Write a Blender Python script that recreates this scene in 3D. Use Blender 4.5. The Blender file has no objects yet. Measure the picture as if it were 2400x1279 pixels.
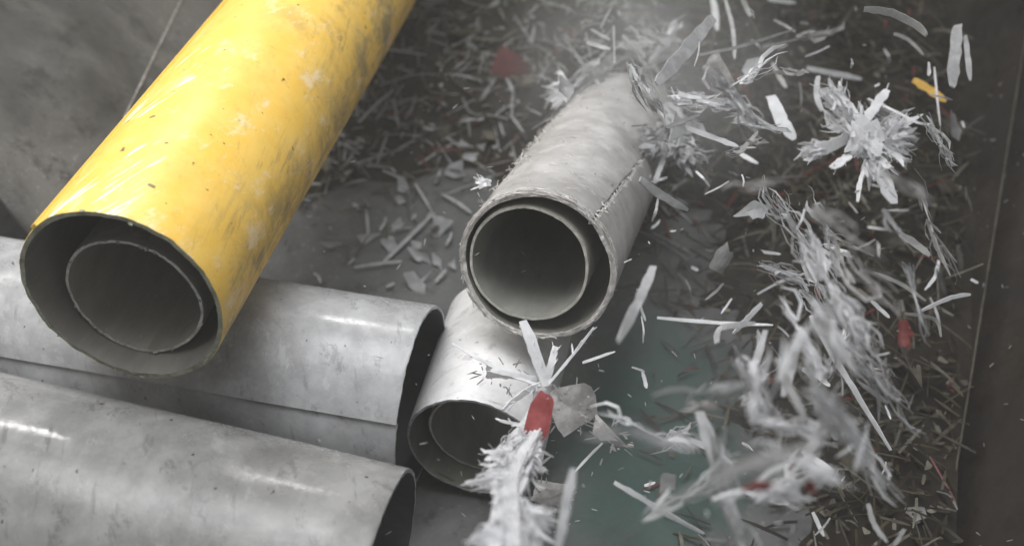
import bpy, bmesh, math, random
from mathutils import Vector, Matrix, noise
R_ = random.Random(7)
S = bpy.context.scene
C = S.collection
# ------------------------------------------------------------------ camera
CAMH, F = 2.117, 2800.0
cam = bpy.data.objects.new('camera', bpy.data.cameras.new('camera')); C.objects.link(cam)
cam.location = (0, 0, CAMH); cam.rotation_euler = (math.radians(45), 0, 0)
cam.data.sensor_width = 36; cam.data.lens = F / 2400 * 36
cam.data.clip_start = .05; cam.data.clip_end = 60
cam.data.dof.use_dof = True; cam.data.dof.focus_distance = 2.25; cam.data.dof.aperture_fstop = 1.6
S.camera = cam
# ------------------------------------------------------------------ world and lamps (inside a works hall)
W = bpy.data.worlds.new('World'); S.world = W; W.use_nodes = True
bg = W.node_tree.nodes['Background']; bg.inputs[0].default_value = (.97, .98, 1, 1); bg.inputs[1].default_value = .28
def area(name, loc, target, sx, sy, power, col, spread=180):
    l = bpy.data.lights.new(name, 'AREA'); l.shape = 'RECTANGLE'; l.size = sx; l.size_y = sy
    l.energy = power; l.color = col; l.spread = math.radians(spread)
    o = bpy.data.objects.new(name, l); C.objects.link(o); o.location = loc
    o.rotation_euler = (Vector(target) - Vector(loc)).to_track_quat('-Z', 'Y').to_euler()
    return o
area('hall_tube_lamp', (-1.45, 3.35, 2.35), (-.55, 1.35, .3), 2.3, .075, 52, (1, .985, .96))
area('hall_roof_lamp', (-.60, 1.95, 4.2), (-.42, 1.45, 0), 3.4, 2.6, 32, (.97, .985, 1), 52)
area('side_fill_light', (.9, .1, 3.6), (.75, 2.0, 0), 1.0, 1.0, .9, (.93, .96, 1), 80)  # added camera-side fill to brighten the right, no known lamp
S.view_settings.view_transform = 'Standard'; S.view_settings.look = 'None'
S.view_settings.exposure = .12; S.view_settings.gamma = 1; S.view_settings.use_curve_mapping = False
S.render.engine = 'CYCLES'
S.cycles.use_denoising = True
S.cycles.max_bounces = 6; S.cycles.volume_bounces = 1
S.cycles.sample_clamp_indirect = 4

# ------------------------------------------------------------------ pixel rays (2400 px wide photograph)
q = math.sqrt(.5)
def cw(x, y, z): return Vector((x, q*y + q*z, q*y - q*z))
CAM = Vector((0, 0, CAMH))
def ray(px, py): return cw((px-1200)/F, -(py-640)/F, 1)
def atz(px, py, z):
    d = ray(px, py); return CAM + d*((z-CAMH)/d.z)
def mpp(p): return (cam_depth(p))/F           # metres per photo pixel at a point
def cam_depth(p): return (Vector(p)-CAM).dot(cw(0, 0, 1))
def tocam(p): return (CAM-Vector(p)).normalized()

# ------------------------------------------------------------------ node helper
class NT:
    def __init__(s, name):
        s.m = bpy.data.materials.new(name); s.m.use_nodes = True
        s.t = s.m.node_tree; s.n = s.t.nodes; s.p = s.n['Principled BSDF']
    def new(s, typ, **kw):
        nd = s.n.new(typ)
        for k, v in kw.items():
            if k in ('inp',):
                for a, b in v.items():
                    if hasattr(b, 'is_output') or isinstance(b, bpy.types.NodeSocket): s.t.links.new(b, nd.inputs[a])
                    else: nd.inputs[a].default_value = b
            else: setattr(nd, k, v)
        return nd
    def coord(s, kind='Object'): return s.new('ShaderNodeTexCoord').outputs[kind]
    def mapping(s, v, scale=(1,1,1), rot=(0,0,0), loc=(0,0,0)):
        if any(rot): v = s.new('ShaderNodeMapping', inp={'Vector': v, 'Rotation': rot}).outputs[0]      # turn first, then stretch
        return s.new('ShaderNodeMapping', inp={'Vector': v, 'Scale': scale, 'Location': loc}).outputs[0]
    def noise(s, v, scale, detail=4, rough=.55, dist=0):
        return s.new('ShaderNodeTexNoise', inp={'Vector': v, 'Scale': scale, 'Detail': detail, 'Roughness': rough, 'Distortion': dist}).outputs[0]
    def ramp(s, f, lo, hi, a=0., b=1.):
        return s.new('ShaderNodeMapRange', interpolation_type='SMOOTHSTEP', inp={'Value': f, 'From Min': lo, 'From Max': hi, 'To Min': a, 'To Max': b}).outputs[0]
    def math(s, op, a, b=0.): return s.new('ShaderNodeMath', operation=op, inp={0: a, 1: b}).outputs[0]
    def mix(s, f, a, b):
        nd = s.new('ShaderNodeMix', data_type='RGBA')
        for i, v in ((0, f), (6, a), (7, b)):
            if isinstance(v, bpy.types.NodeSocket): s.t.links.new(v, nd.inputs[i])
            else: nd.inputs[i].default_value = v if i == 0 else (*v, 1)[:4]
        return nd.outputs[2]
    def set(s, k, v):
        if isinstance(v, bpy.types.NodeSocket): s.t.links.new(v, s.p.inputs[k])
        else: s.p.inputs[k].default_value = v if not isinstance(v, tuple) else (*v, 1)[:4]
    def bump(s, h, strength, dist=.002):
        s.set('Normal', s.new('ShaderNodeBump', inp={'Height': h, 'Strength': strength, 'Distance': dist}).outputs[0])
    def sep(s, v): return s.new('ShaderNodeSeparateXYZ', inp={0: v}).outputs

def mat_pipe(name, base, dirt, light, rough=.38, smudge=.55, seed=0., scratch=.5, dirt_amt=.6, spec=.5):
    """weathered plastic pipe, UV in metres: u round the pipe, v along it"""
    t = NT(name); uv = t.mapping(t.coord('UV'), loc=(seed, seed*1.7, 0))
    big = t.noise(uv, 3.2, 6, .62, .4); mid = t.noise(uv, 14, 6, .65); fine = t.noise(uv, 90, 3, .6)
    col = t.mix(t.ramp(mid, .35, .68), base, light)
    col = t.mix(t.math('MULTIPLY', t.ramp(big, .46, .70), smudge), col, dirt)
    rub = t.noise(t.mapping(uv, scale=(5, 26, 1), rot=(0, 0, .35)), 1.6, 5, .6)
    col = t.mix(t.math('MULTIPLY', t.ramp(rub, .60, .72), dirt_amt*.55), col, dirt)
    scf = t.noise(t.mapping(uv, scale=(1, 1.6, 1), rot=(0, 0, .6), loc=(4, 2, 0)), 8, 12, .78, .2)
    col = t.mix(t.math('MULTIPLY', t.ramp(scf, .555, .62), .5), col, dirt)
    col = t.mix(t.math('MULTIPLY', t.ramp(scf, .44, .38), .35), col, tuple(min(1, c*1.25+.02) for c in light))
    spk = t.noise(uv, 46, 2, .5)
    col = t.mix(t.math('MULTIPLY', t.ramp(spk, .70, .76), dirt_amt), col, tuple(c*.35 for c in dirt))
    sc = t.noise(t.mapping(uv, scale=(170, 6, 1), rot=(0, 0, .5)), 1, 3, .6)
    sc2 = t.noise(t.mapping(uv, scale=(9, 220, 1), rot=(0, 0, -.2)), 1, 3, .6)
    sm = t.math('MAXIMUM', t.ramp(sc, .70, .76), t.ramp(sc2, .70, .77))
    col = t.mix(t.math('MULTIPLY', sm, scratch), col, tuple(min(1, c*1.35+.05) for c in light))
    t.set('Base Color', col)
    rr = t.math('ADD', t.ramp(big, .35, .7, rough-.06, rough+.16), t.ramp(fine, .3, .7, -.05, .06))
    t.set('Roughness', rr); t.set('Specular IOR Level', spec)
    t.bump(t.math('ADD', t.math('MULTIPLY', fine, .5), t.math('ADD', t.math('ADD', mid, big), t.math('MULTIPLY', sm, -.5))), .32, .0018)
    return t.m
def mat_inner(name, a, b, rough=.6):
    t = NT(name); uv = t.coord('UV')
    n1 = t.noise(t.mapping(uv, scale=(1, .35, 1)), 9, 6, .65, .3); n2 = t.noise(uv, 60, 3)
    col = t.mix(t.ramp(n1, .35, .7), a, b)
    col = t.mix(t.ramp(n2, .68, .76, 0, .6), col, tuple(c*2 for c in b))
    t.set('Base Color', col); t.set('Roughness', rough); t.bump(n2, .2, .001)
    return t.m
def mat_edge(name, a, b):
    t = NT(name); o = t.coord('Object')
    n1 = t.noise(o, 40, 6, .7); t.set('Base Color', t.mix(t.ramp(n1, .35, .65), a, b))
    t.set('Roughness', .7); t.bump(t.noise(o, 160, 4), .8, .002); return t.m
def mat_plastic(name, a, b, trans=.25, rough=.55):
    t = NT(name); o = t.coord('Object')
    col = t.mix(t.ramp(t.noise(o, 30, 5, .65), .35, .68), a, b)
    t.set('Base Color', col); t.set('Roughness', rough); t.bump(t.noise(o, 110, 4, .6), .5, .0015)
    tr = t.new('ShaderNodeBsdfTranslucent', inp={0: col})
    mx = t.new('ShaderNodeMixShader', inp={0: trans, 1: t.p.outputs[0], 2: tr.outputs[0]})
    t.t.links.new(mx.outputs[0], t.n['Material Output'].inputs[0]); return t.m
def mat_steel(name, a, b, stain, rough=.55, metal=.25, scuff=.5, seed=0., paint=False):
    t = NT(name); o = t.mapping(t.coord('Object'), loc=(seed, seed, 0))
    n1 = t.noise(o, 2.6, 8, .65, .5); n2 = t.noise(o, 11, 7, .7); n3 = t.noise(o, 70, 4, .65)
    col = t.mix(t.ramp(n1, .36, .66), a, b)
    col = t.mix(t.math('MULTIPLY', t.ramp(n2, .52, .68), .75), col, stain)
    col = t.mix(t.math('MULTIPLY', t.math('MULTIPLY', t.ramp(n3, .55, .72), t.ramp(n1, .42, .62)), scuff), col, tuple(min(1, c*2.4) for c in b))
    if paint:                                      # remains of green paint on the floor plate in front of the frayed pipe
        dist = t.new('ShaderNodeVectorMath', operation='DISTANCE', inp={0: t.mapping(o, scale=(1.25, .8, 0)), 1: (.38, 1.27, 0)}).outputs['Value']
        pm = t.ramp(t.math('ADD', dist, t.math('MULTIPLY', t.math('SUBTRACT', n1, .5), .75)), .10, .40, 1, 0)
        pm = t.math('MULTIPLY', pm, t.ramp(n2, .66, .50, .35, 1))
        col = t.mix(pm, col, t.mix(n3, (.006, .034, .025), (.015, .055, .043)))
    scr = t.noise(t.mapping(o, scale=(8, 150, 8), rot=(0, 0, .3)), 1, 3)
    col = t.mix(t.ramp(scr, .70, .78, 0, scuff*.7), col, tuple(min(1, c*2.6) for c in b))
    t.set('Base Color', col); t.set('Metallic', metal); t.set('Roughness', t.ramp(n2, .3, .7, rough-.12, rough+.2))
    t.bump(t.math('ADD', n2, t.math('MULTIPLY', n3, .5)), .35, .003); return t.m

# ------------------------------------------------------------------ yellow skin has its own marks
def mat_yellow():
    t = NT('yellow_skin'); uv = t.coord('UV'); u, v, _ = t.sep(uv)   # u: 0 = right flank, rising over the top to the left
    big = t.noise(uv, 4.5, 10, .74, .3); mid = t.noise(uv, 13, 6, .66); fine = t.noise(uv, 95, 3, .6)
    Y, L, D = (.79, .485, .07), (.82, .545, .12), (.24, .19, .085)
    col = t.mix(t.ramp(mid, .32, .68), Y, L)
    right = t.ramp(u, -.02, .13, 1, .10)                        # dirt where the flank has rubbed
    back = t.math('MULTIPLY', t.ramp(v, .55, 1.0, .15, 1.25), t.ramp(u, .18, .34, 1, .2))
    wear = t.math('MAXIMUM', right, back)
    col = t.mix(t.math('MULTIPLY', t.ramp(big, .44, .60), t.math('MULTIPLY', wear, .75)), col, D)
    rub = t.noise(t.mapping(uv, scale=(30, 7, 1), rot=(0, 0, .25)), 1.4, 8, .75)
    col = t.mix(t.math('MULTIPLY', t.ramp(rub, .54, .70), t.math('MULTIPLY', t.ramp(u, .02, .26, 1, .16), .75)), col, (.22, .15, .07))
    grime = t.noise(t.mapping(uv, scale=(1.5, .6, 1), rot=(0, 0, .3), loc=(3, 1, 0)), 18, 8, .76)
    col = t.mix(t.math('MULTIPLY', t.ramp(grime, .58, .70), t.math('ADD', t.math('MULTIPLY', wear, .5), .2)), col, (.12, .09, .05))
    spk = t.noise(uv, 34, 2, .5)
    col = t.mix(t.math('MULTIPLY', t.ramp(spk, .685, .74), .85), col, (.05, .035, .02))
    smear = t.noise(t.mapping(uv, scale=(26, 3.2, 1), rot=(0, 0, .12), loc=(2, 5, 0)), 1, 8, .72)
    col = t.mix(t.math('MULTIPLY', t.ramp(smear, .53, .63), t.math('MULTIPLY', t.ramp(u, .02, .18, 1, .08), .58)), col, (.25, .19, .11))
    pal = t.noise(t.mapping(uv, scale=(16, 8, 1), rot=(0, 0, -.3), loc=(7, 2, 0)), 1, 8, .74)
    col = t.mix(t.math('MULTIPLY', t.ramp(pal, .54, .66), t.ramp(u, .32, .38, .75, .15)), col, (.80, .64, .40))
    # long diagonal white scuffs on the upper left
    ruv = t.mapping(uv, rot=(0, 0, -.42))
    scn = t.noise(t.mapping(ruv, scale=(85, 7, 1), loc=(.7, .3, 0)), 1, 3, .5)
    clump = t.noise(t.mapping(uv, scale=(1, .8, 1), loc=(.35, .12, 0)), 6.5, 2, .5)
    near_ = t.math('MAXIMUM', t.ramp(v, .05, .17, 1, 0), t.math('MULTIPLY', t.ramp(clump, .52, .57), t.ramp(v, .55, .70, 1, 0)))
    m = t.math('MULTIPLY', t.ramp(scn, .555, .62), near_)
    m = t.math('MULTIPLY', m, t.math('MULTIPLY', t.ramp(u, .24, .29), t.ramp(u, .42, .45, 1, 0)))
    col = t.mix(t.math('MULTIPLY', m, .9), col, (.88, .84, .74))
    sc2 = t.noise(t.mapping(uv, scale=(120, 7, 1), rot=(0, 0, -.55), loc=(1, 4, 0)), 1, 4, .6)
    col = t.mix(t.ramp(sc2, .66, .74, 0, .5), col, (.84, .70, .42))
    t.set('Base Color', col); t.set('Roughness', t.math('ADD', t.ramp(big, .35, .7, .38, .55), t.math('MULTIPLY', wear, .1)))
    t.bump(t.math('ADD', t.math('MULTIPLY', fine, .4), t.math('ADD', mid, m)), .28, .0016)
    return t.m
M = {
 'yellow': mat_yellow(),
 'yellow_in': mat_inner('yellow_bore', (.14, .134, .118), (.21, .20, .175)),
 'yellow_edge': mat_edge('yellow_cut_edge', (.13, .14, .10), (.27, .27, .20)),
 'nest_out': mat_pipe('dark_nested_pipe', (.16, .15, .125), (.09, .084, .068), (.20, .188, .16), .55, scratch=.3, spec=.3),
 'nest_in': mat_inner('dark_nested_bore', (.19, .176, .15), (.28, .262, .225)),
 'nest_edge': mat_edge('dark_nested_edge', (.26, .255, .23), (.52, .51, .47)),
 'grey_a': mat_pipe('grey_pipe_skin', (.30, .302, .308), (.125, .125, .127), (.40, .403, .41), .16, seed=2.3, smudge=.55, spec=.24, dirt_amt=.9, scratch=.6),
 'grey_b': mat_pipe('pale_grey_pipe_skin', (.195, .192, .186), (.080, .078, .075), (.27, .266, .258), .16, seed=5.1, smudge=.55, spec=.24, dirt_amt=.9, scratch=.6),
 'white_p': mat_pipe('white_pipe_skin', (.58, .57, .565), (.25, .24, .235), (.70, .69, .685), .42, seed=8.2, smudge=.35, dirt_amt=.8),
 'dusty_p': mat_pipe('dusty_pipe_skin', (.33, .318, .308), (.17, .162, .152), (.45, .437, .427), .55, seed=3.7, smudge=.7, spec=.35, scratch=1., dirt_amt=1.),
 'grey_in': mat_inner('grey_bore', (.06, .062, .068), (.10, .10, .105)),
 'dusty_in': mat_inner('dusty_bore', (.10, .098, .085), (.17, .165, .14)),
 'dusty_edge': mat_edge('dusty_cut_edge', (.42, .40, .37), (.78, .75, .73)),
 'grey_edge': mat_edge('grey_cut_edge', (.30, .30, .31), (.55, .55, .56)),
 'nest2': mat_pipe('beige_nested_pipe', (.34, .32, .28), (.16, .15, .125), (.44, .42, .37), .5, seed=1.1, spec=.35),
 'nest2_in': mat_inner('beige_nested_bore', (.20, .196, .178), (.30, .295, .268)),
 'nest2_edge': mat_edge('beige_nested_edge', (.40, .39, .34), (.66, .64, .58)),
 'floor': mat_steel('worn_floor_steel', (.055, .056, .055), (.100, .100, .097), (.026, .026, .025), .55, .1, .6, paint=True),
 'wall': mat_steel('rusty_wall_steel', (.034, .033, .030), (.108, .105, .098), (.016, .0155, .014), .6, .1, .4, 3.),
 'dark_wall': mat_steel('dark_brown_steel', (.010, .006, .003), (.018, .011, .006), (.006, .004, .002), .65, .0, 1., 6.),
 'heap': mat_steel('shred_litter', (.013, .0095, .006), (.024, .018, .012), (.007, .005, .0035), .9, 0., .3, 9.),
 'seam': mat_edge('weld_bead', (.20, .19, .17), (.34, .32, .29)),
 'white': mat_plastic('white_shred', (.74, .74, .75), (.88, .88, .89), .42),
 'pale': mat_plastic('pale_grey_shred', (.42, .42, .425), (.60, .60, .605), .42),
 'grey': mat_plastic('grey_shred', (.24, .24, .235), (.36, .36, .35), .3),
 'dim': mat_plastic('shaded_grey_shred', (.038, .031, .022), (.075, .064, .049), .2),  # dim lighting of the shreds is put into this darker colour
 'beige': mat_plastic('beige_shred', (.13, .12, .09), (.20, .185, .145), .25),
 'olive': mat_plastic('olive_shred', (.045, .036, .018), (.085, .070, .036), .2),
 'red': mat_plastic('red_shred', (.27, .045, .045), (.42, .10, .10), .2),
 'dred': mat_plastic('dark_red_shred', (.10, .014, .012), (.16, .026, .022), .15),
 'gold': mat_plastic('yellow_shred', (.62, .36, .05), (.78, .50, .10), .2),
 'film': mat_plastic('cloudy_film_shred', (.34, .33, .32), (.60, .58, .57), .45),
}
# ------------------------------------------------------------------ mesh helpers
def finish(name, verts, faces, mats, parent=None, fm=None, smooth=True, uvs=None):
    me = bpy.data.meshes.new(name); me.from_pydata([tuple(v) for v in verts], [], faces)
    for m in (mats if isinstance(mats, (list, tuple)) else [mats]): me.materials.append(M[m])
    if fm: me.polygons.foreach_set('material_index', fm)
    if smooth: me.polygons.foreach_set('use_smooth', [True]*len(me.polygons))
    if uvs:
        ul = me.uv_layers.new(name='UVMap'); k = 0
        for f in uvs:
            for c in f: ul.data[k].uv = c; k += 1
    me.update()
    o = bpy.data.objects.new(name, me); C.objects.link(o)
    if parent: o.parent = parent
    return o
def tag(o, label, cat, group=None):
    o['label'] = label; o['category'] = cat
    if group: o['group'] = group
    return o
def kind(o, k): o['kind'] = k; return o

def frame(c, d):
    d = d.normalized(); u = d.cross(Vector((0, 0, 1))).normalized(); v = u.cross(d)
    m = Matrix((u, v, d)).transposed().to_4x4(); m.translation = c; return m

def pipe(name, c, d, R, th, L, mats, nt=112, nz=36, rag=.0015, wob=.0012, step=None, slit=None, seed=0, sag=0., backrag=.004):
    """hollow pipe along local +Z, cut end at the origin. mats: skin, bore, cut edge.
       step=(angle deg, height): the sheet overlaps itself there; slit=(angle, half width, depth)"""
    V = []; Fc = []; fm = []; uv = []
    ts = [-math.pi/2 + 2*math.pi*i/nt for i in range(nt+1)]
    zs = [0, .004, .012] + [L*(.02 + .98*(k/nz)**1.15) for k in range(nz+1)]
    def out_r(t, z, i):
        r = R + wob*2.2*(noise.noise(Vector((math.cos(t)*1.7, math.sin(t)*1.7, z*2.5+seed))))
        r += R*sag*math.cos(2*(t-.6))
        if step:
            a = (math.degrees(t)-step[0]) % 360
            r += step[1]*(a/360 - 1) if a > 0 else 0
        if slit:
            a = abs(((math.degrees(t) - slit[0] + 27*z - 2.2*noise.noise(Vector((z*14, seed, 3))) + 180) % 360)-180)
            if a < slit[1]: r -= slit[2]*(1-a/slit[1])
        return r
    def zr(t, z, end):
        n_ = noise.fractal(Vector((math.cos(t)*9, math.sin(t)*9, seed+end*7)), .8, 2, 4)
        return n_*(rag if end == 0 else backrag)
    nr = len(zs)
    # dense the angle list at step/slit
    extra = []
    for q_ in (step, slit):
        if q_:
            a = math.radians(q_[0]); a = (a+math.pi/2) % (2*math.pi)-math.pi/2
            extra += [a-.0005, a+.0005] if q_ is step else [a+math.radians(k*.4) for k in range(-75, 14)]
    ts = sorted(ts+extra); nT = len(ts)
    def idx(side, k, i): return (side*nr+k)*nT+i
    for side in (0, 1):
        for k, z in enumerate(zs):
            for t in ts:
                r = out_r(t, z, k)
                if side == 0 and k == 0: r -= .0012
                if side: r = min(r, R) - th*(1+.10*noise.noise(Vector((math.cos(t)*3, math.sin(t)*3, z*2+seed))))
                zz = z + (zr(t, z, 0) if k == 0 else 0) + (zr(t, z, 1) if k == nr-1 else 0)
                V.append((r*math.cos(t), r*math.sin(t), zz))
    for side in (0, 1):
        for k in range(nr-1):
            for i in range(nT-1):
                f = [idx(side, k, i), idx(side, k, i+1), idx(side, k+1, i+1), idx(side, k+1, i)]
                w = [(ts[i]*R, zs[k]), (ts[i+1]*R, zs[k]), (ts[i+1]*R, zs[k+1]), (ts[i]*R, zs[k+1])]
                if side: f = f[::-1]; w = w[::-1]
                Fc.append(f); fm.append(side); uv.append(w)
    for k, fl in ((0, 1), (nr-1, 0)):
        for i in range(nT-1):
            f = [idx(0, k, i), idx(1, k, i), idx(1, k, i+1), idx(0, k, i+1)]
            if not fl: f = f[::-1]
            Fc.append(f); fm.append(2); uv.append([(0, 0), (0, .01), (.01, .01), (.01, 0)])
    o = finish(name, V, Fc, mats, None, fm, True, uv)
    bm = bmesh.new(); bm.from_mesh(o.data); bmesh.ops.recalc_face_normals(bm, faces=bm.faces)
    for e in bm.edges:
        if len(e.link_faces) == 2 and e.calc_face_angle(0) > .7: e.smooth = False
    bm.to_mesh(o.data); bm.free()
    o.matrix_world = frame(c, d)
    return o
def on_pipe(R, deg, z):      # local point on a pipe
    a = math.radians(deg); return Vector((R*math.cos(a), R*math.sin(a), z))

class MB:
    def __init__(s): s.v = []; s.f = []; s.m = []
    def ribbon(s, pts, width, nrm, thick=.0025, taper=(.6, .35), rnd=R_, mi=0, ragged=.18, twist=0., seg=None):
        """flat strip with real thickness along a polyline; nrm = facing direction"""
        pts = [Vector(p) for p in pts]
        n = seg or max(4, 3*(len(pts)-1)+1)
        P = []
        for k in range(n):
            x = k/(n-1)*(len(pts)-1); i = min(int(x), len(pts)-2); a = x-i
            p0 = pts[max(i-1, 0)]; p1 = pts[i]; p2 = pts[i+1]; p3 = pts[min(i+2, len(pts)-1)]
            P.append(.5*((2*p1)+(p2-p0)*a+(2*p0-5*p1+4*p2-p3)*a*a+(3*p1-p0-3*p2+p3)*a**3))
        b = len(s.v); nrm = Vector(nrm).normalized()
        for k in range(n):
            tg = (P[min(k+1, n-1)]-P[max(k-1, 0)])
            if tg.length < 1e-9: tg = Vector((1, 0, 0))
            tg.normalize(); sd = tg.cross(nrm)
            if sd.length < 1e-3: sd = tg.cross(Vector((.3, .5, .8)))
            sd.normalize(); nn = sd.cross(tg)
            if twist:
                rt = Matrix.Rotation(twist*(k/(n-1)-.5), 3, tg); sd = rt @ sd; nn = rt @ nn
            e = k/(n-1)
            w = width*.5*(1 - (1-taper[0])*max(0, 1-e*4) - (1-taper[1])*max(0, 1-(1-e)*4))
            wl = w*(1+rnd.uniform(-ragged, ragged)); wr = w*(1+rnd.uniform(-ragged, ragged))
            h = thick*.5
            s.v += [P[k]-sd*wl-nn*h, P[k]+sd*wr-nn*h, P[k]+sd*wr+nn*h, P[k]-sd*wl+nn*h]
        for k in range(n-1):
            for j in range(4):
                s.f.append((b+k*4+j, b+k*4+(j+1) % 4, b+k*4+4+(j+1) % 4, b+k*4+4+j)); s.m.append(mi)
        s.f.append((b+3, b+2, b+1, b)); e = b+(n-1)*4; s.f.append((e, e+1, e+2, e+3)); s.m += [mi, mi]
    def flake(s, c, ax, ay, thick=.003, rnd=R_, mi=0, n=13, bend=.25, rag=.38, kc=None):
        """torn irregular sheet: half axes ax, ay (vectors)"""
        c = Vector(c); ax = Vector(ax); ay = Vector(ay); nn = ax.cross(ay).normalized(); L = max(ax.length, ay.length)
        ph = rnd.uniform(0, 6.28); b = len(s.v); bx = rnd.uniform(-bend, bend); by = rnd.uniform(-bend, bend)
        def pt(x, y): return c+ax*x+ay*y+nn*L*(bx*x*x+by*y*y+.5*bend*x*y)
        kc = kc or rnd.choice((3, 4, 4, 5)); ca = [6.2832*(k_+rnd.uniform(-.28, .28))/kc for k_ in range(kc)]; cr = [rnd.uniform(1-rag*.9, 1.15) for _ in range(kc)]
        cp = [(math.cos(a)*r, math.sin(a)*r) for a, r in zip(ca, cr)]; per = []
        jag = rnd.randrange(kc)                        # one side is the torn, fringed one
        for k_ in range(n):
            x_ = k_/n*kc; i_ = int(x_); f_ = x_-i_; a_, b_ = cp[i_], cp[(i_+1) % kc]
            sc_ = 1+(rnd.uniform(-.34, .18) if i_ == jag else rnd.uniform(-.07, .05))
            per.append(((a_[0]+(b_[0]-a_[0])*f_)*sc_, (a_[1]+(b_[1]-a_[1])*f_)*sc_))
        rings = (.0, .55, 1.)
        for sgn in (1, -1):
            o = nn*thick*.5*sgn
            s.v.append(pt(0, 0)+o)
            for r in rings[1:]:
                for k in range(n):
                    s.v.append(pt(per[k][0]*r, per[k][1]*r)+o)
        N = 1+2*n
        for sd in (0, 1):
            B = b+sd*N
            for k in range(n):
                k2 = (k+1) % n
                t = (B, B+1+k, B+1+k2); qd = (B+1+k, B+1+n+k, B+1+n+k2, B+1+k2)
                s.f += [t if sd == 0 else t[::-1], qd if sd == 0 else qd[::-1]]; s.m += [mi, mi]
        for k in range(n):
            k2 = (k+1) % n
            s.f.append((b+1+n+k, b+N+1+n+k, b+N+1+n+k2, b+1+n+k2)); s.m.append(mi)
    def build(s, name, mats, parent=None, smooth=False, origin=True):
        off = Vector((0, 0, 0))
        if origin and not parent:
            off = sum(s.v, Vector((0, 0, 0)))/len(s.v)
        elif parent: off = parent.location
        o = finish(name, [v-off for v in s.v], s.f, mats, None, s.m, smooth)
        if parent: o.parent = parent
        else: o.location = off
        return o

# ------------------------------------------------------------------ THE SETTING
# floor plates (two sheets with a step at the joint)
def grid(name, fn, nx, ny, mat, k='structure', smooth=True):
    V = [fn(i/nx, j/ny) for j in range(ny+1) for i in range(nx+1)]
    Fc = [(j*(nx+1)+i, j*(nx+1)+i+1, (j+1)*(nx+1)+i+1, (j+1)*(nx+1)+i) for j in range(ny) for i in range(nx)]
    o = finish(name, V, Fc, mat, None, None, smooth); kind(o, k); return o
def joint(x): return 2.46-.13*(x+.25)             # the joint between the two floor plates
def fz(x, y): return .004*noise.noise(Vector((x*2.2, y*2.2, 1)))
def f_front(a, b):
    x = -2.6+5.2*a; y0 = -.4; y1 = joint(x)-.004; y = y0+(y1-y0)*b; return (x, y, -.003+min(0, fz(x, y))*.8)
def f_back(a, b):
    x = -2.6+5.2*a; y0 = joint(x)+.004; y = y0+(5.2-y0)*b; return (x, y, -.012+min(0, fz(x, y))*.8)
floor = grid('floor', f_front, 40, 24, 'floor')
fb = grid('floor_back', f_back, 40, 20, 'floor')
grid('floor_bed', lambda a, b: (-2.7+5.4*a, -.5+5.9*b, -.05), 1, 1, 'floor')

# left wall: a dented steel plate rising to the left behind the long pipes
def g1y(x): return 1.547-.2146*(x+.185)
def wl(a, b):
    h = -.06+1.5*a                                  # distance up the plate
    x = -.66-h*.80
    y0 = g1y(x)+.210+.55*max(0, -1.06-x); y = y0+(4.4-y0)*b
    x += .08*(y-2)
    z = h*.60 + .035*h*h
    d = .030*noise.noise(Vector((x*2.2, y*1.8, 4)))+.012*noise.noise(Vector((x*6, y*5, 9)))
    d += -.05*max(0, h-.75)*(1+math.sin(y*9+x*5))*.7 if y > 2.4 else 0
    return (x+d*.6, y, z+d)
wall_left = grid('wall_left', wl, 44, 56, 'wall')
sm_ = wall_left.modifiers.new('thickness', 'SOLIDIFY'); sm_.thickness = .012; sm_.offset = 1
# weld line on it: from the photograph, cast on the plate
def hit_left(px, py):
    d = ray(px, py); lo, hi = 1., 5.
    def g(t):
        p = CAM+d*t; h = (-.66-(p.x-.08*(p.y-2)))/.80; return p.z-(h*.60+.035*h*h)
    for _ in range(40):
        mid = (lo+hi)/2
        if g(mid) > 0: lo = mid
        else: hi = mid
    return CAM+d*hi
mb = MB(); pa, pb = hit_left(455, -60), hit_left(240, 385)
pts = []
for k in range(15):
    p = pa.lerp(pb, k/14); h = (-.66-(p.x-.08*(p.y-2)))/.80
    d = .030*noise.noise(Vector((p.x*2.2, p.y*1.8, 4)))+.012*noise.noise(Vector((p.x*6, p.y*5, 9)))
    pts.append(p+Vector((d*.6, 0, d+.0015)))
mb.ribbon(pts, .0045, (.6, 0, .8), .005, (1, 1), ragged=.5, seg=90)
mb.build('weld_seam', ['seam'], wall_left)

# right wall: lower plate, and an upper plate lapped over it at the bright seam
b0, b1 = Vector((.875, 1.20, 0)), Vector((1.50, 3.30, 0))
rd = (b1-b0).normalized(); up = (Vector((rd.y, -rd.x, 0))*.62+Vector((0, 0, .78))).normalized(); rn = rd.cross(up)*-1
if rn.z < 0: rn = -rn
def hit_right(px, py):
    d = ray(px, py); t = (b0-CAM).dot(rn)/d.dot(rn); p = CAM+d*t; return (p-b0).dot(rd), (p-b0).dot(up)
s0, h0 = hit_right(2225, 1279); s1, h1 = hit_right(2400, 170)
def seam_h(s): return h0+(s-s0)*(h1-h0)/(s1-s0)
def wr_low(a, b):
    s = -1.6+5.2*b; h = -.12+(seam_h(s)+.02+.12)*a
    return b0+rd*s+up*h+rn*(.006*noise.noise(Vector((s*2, h*3, 2))))
def wr_up(a, b):
    s = -1.6+5.2*b; h = seam_h(s)+(1.3)*a
    return b0+rd*s+up*h+rn*(.014+.006*noise.noise(Vector((s*2, h*3, 2))))
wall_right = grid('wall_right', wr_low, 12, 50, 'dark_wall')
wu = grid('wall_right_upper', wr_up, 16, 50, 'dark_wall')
sm_ = wu.modifiers.new('thickness', 'SOLIDIFY'); sm_.thickness = .008; sm_.offset = -1
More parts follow.
